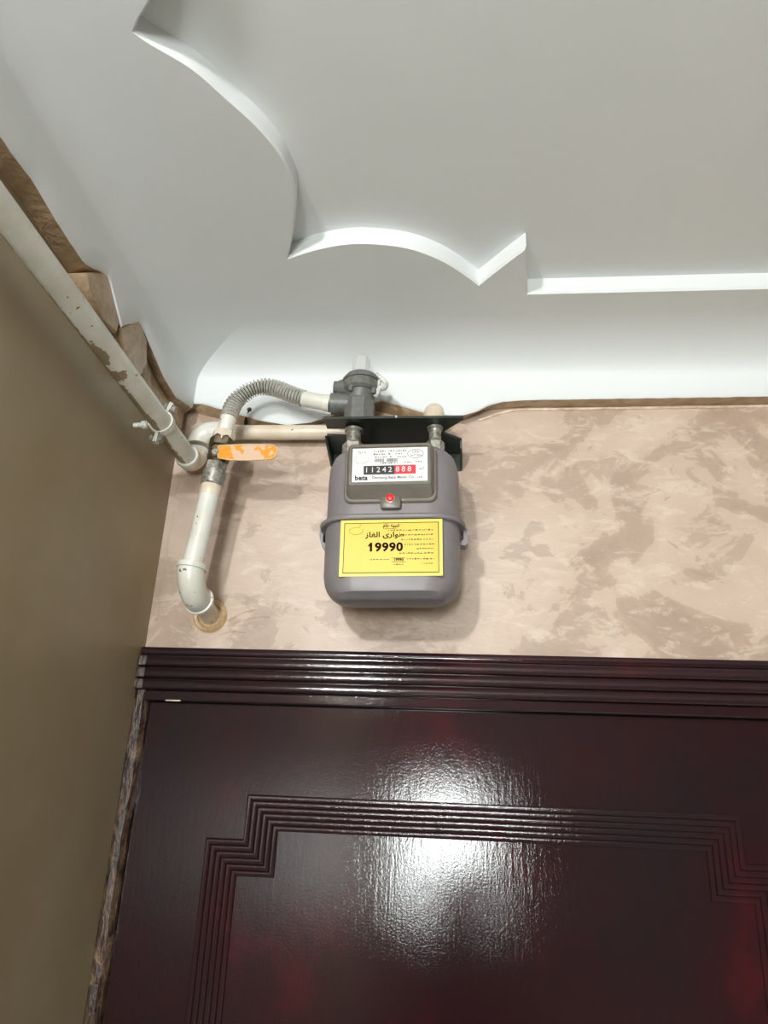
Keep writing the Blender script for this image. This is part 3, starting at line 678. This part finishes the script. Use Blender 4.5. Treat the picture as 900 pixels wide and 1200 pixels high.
# ------------------------------------------------------------------ person taking the picture, mirrored in the varnish
def skin_mesh(nodes, edges, root):
    me = bpy.data.meshes.new('skin'); me.from_pydata([V(p) for p, _ in nodes], edges, [])
    o = bpy.data.objects.new('skin', me); COL.objects.link(o)
    o.modifiers.new('skin', 'SKIN'); sb = o.modifiers.new('sub', 'SUBSURF'); sb.levels = sb.render_levels = 2
    for v, (_, rr) in zip(me.skin_vertices[0].data, nodes): v.radius = rr if isinstance(rr, tuple) else (rr, rr)
    for v in me.skin_vertices[0].data: v.use_root = False
    me.skin_vertices[0].data[root].use_root = True
    bpy.context.view_layer.update()
    m2 = bpy.data.meshes.new_from_object(o.evaluated_get(bpy.context.evaluated_depsgraph_get())); bpy.data.objects.remove(o); return m2
BX, BY = 0.50, -1.66
nd = [((BX, BY, .88), (.15, .11)), ((BX, BY, 1.05), (.14, .10)), ((BX, BY, 1.22), (.16, .11)), ((BX, BY+.01, 1.32), (.09, .075)), ((BX, BY+.02, 1.385), (.052, .052)), ((BX, BY+.035, 1.45), (.072, .080)), ((BX, BY+.035, 1.53), (.078, .088)), ((BX, BY+.03, 1.585), (.055, .062)),
      ((BX-.18, BY, 1.29), .062), ((BX-.23, BY-.02, 1.03), .045), ((BX-.22, BY+.05, .80), .034), ((BX-.215, BY+.07, .74), (.022, .036)),
      ((BX+.18, BY, 1.29), .062), ((BX+.23, BY-.02, 1.03), .045), ((BX+.22, BY+.05, .80), .034), ((BX+.215, BY+.07, .74), (.022, .036)),
      ((BX-.09, BY, .80), .095), ((BX-.10, BY+.02, .46), .060), ((BX-.10, BY-.01, .09), .040), ((BX-.10, BY+.12, .035), .035),
      ((BX+.09, BY, .80), .095), ((BX+.10, BY+.02, .46), .060), ((BX+.10, BY-.01, .09), .040), ((BX+.10, BY+.12, .035), .035),
      ((BX, BY+.135, 1.475), .012)]
ed = [(0, 1), (1, 2), (2, 3), (3, 4), (4, 5), (5, 6), (6, 7), (2, 8), (8, 9), (9, 10), (10, 11), (2, 12), (12, 13), (13, 14), (14, 15), (0, 16), (16, 17), (17, 18), (18, 19), (0, 20), (20, 21), (21, 22), (22, 23), (5, 24)]
def fingers(k, base, d, side, thumb):
    for q in range(4):
        b0 = base+side*(.011*(q-1.5)); l = (.068, .078, .072, .056)[q]
        i = len(nd); nd.append((tuple(b0+d*.035), .0095)); nd.append((tuple(b0+d*(.035+l*.6)), .0085)); nd.append((tuple(b0+d*(.03+l)+thumb*.012), .0075))
        ed.extend([(k, i), (i, i+1), (i+1, i+2)])
    i = len(nd); nd.append((tuple(base-side*.030+d*.012+thumb*.01), .011)); nd.append((tuple(base-side*.036+d*.045+thumb*.014), .0095)); ed.extend([(k, i), (i, i+1)])
fingers(11, V((BX-.215, BY+.07, .74)), V((0, .1, -1)).normalized(), V((0, 1, 0)), V((1, 0, 0)))
fingers(15, V((BX+.215, BY+.07, .74)), V((0, .1, -1)).normalized(), V((0, 1, 0)), V((-1, 0, 0)))
m2 = skin_mesh(nd, ed, 0)
mb = MB(); mb.add([v.co.copy() for v in m2.vertices], [tuple(p.vertices) for p in m2.polygons])
for i, p in enumerate(m2.polygons):
    cz = p.center
    hd = cz.z > 1.375 and abs(cz.x-BX) < .16 and cz.y < BY+.2
    near_hand = .6 < cz.z < .80 and abs(cz.x-BX) > .185
    mb.mi[i] = 1 if hd or near_hand else 0
person = thing('person', (BX, BY, 0), 'person in dark clothes standing behind the viewpoint, mirrored in the door', 'person')
obj('body', mb, ['cloth_dark', 'skin'], person, angle=180)
hr = MB(); rings = []
for k in range(8):
    a = PI/2*k/7; rings.append([V((BX+.092*math.cos(a)*math.cos(2*PI*j/24), BY+.018+.100*math.cos(a)*math.sin(2*PI*j/24)-(.02 if k < 3 else 0), 1.525+.095*math.sin(a))) for j in range(24)])
hr.loft(rings); obj('hair', hr, 'hair', person)
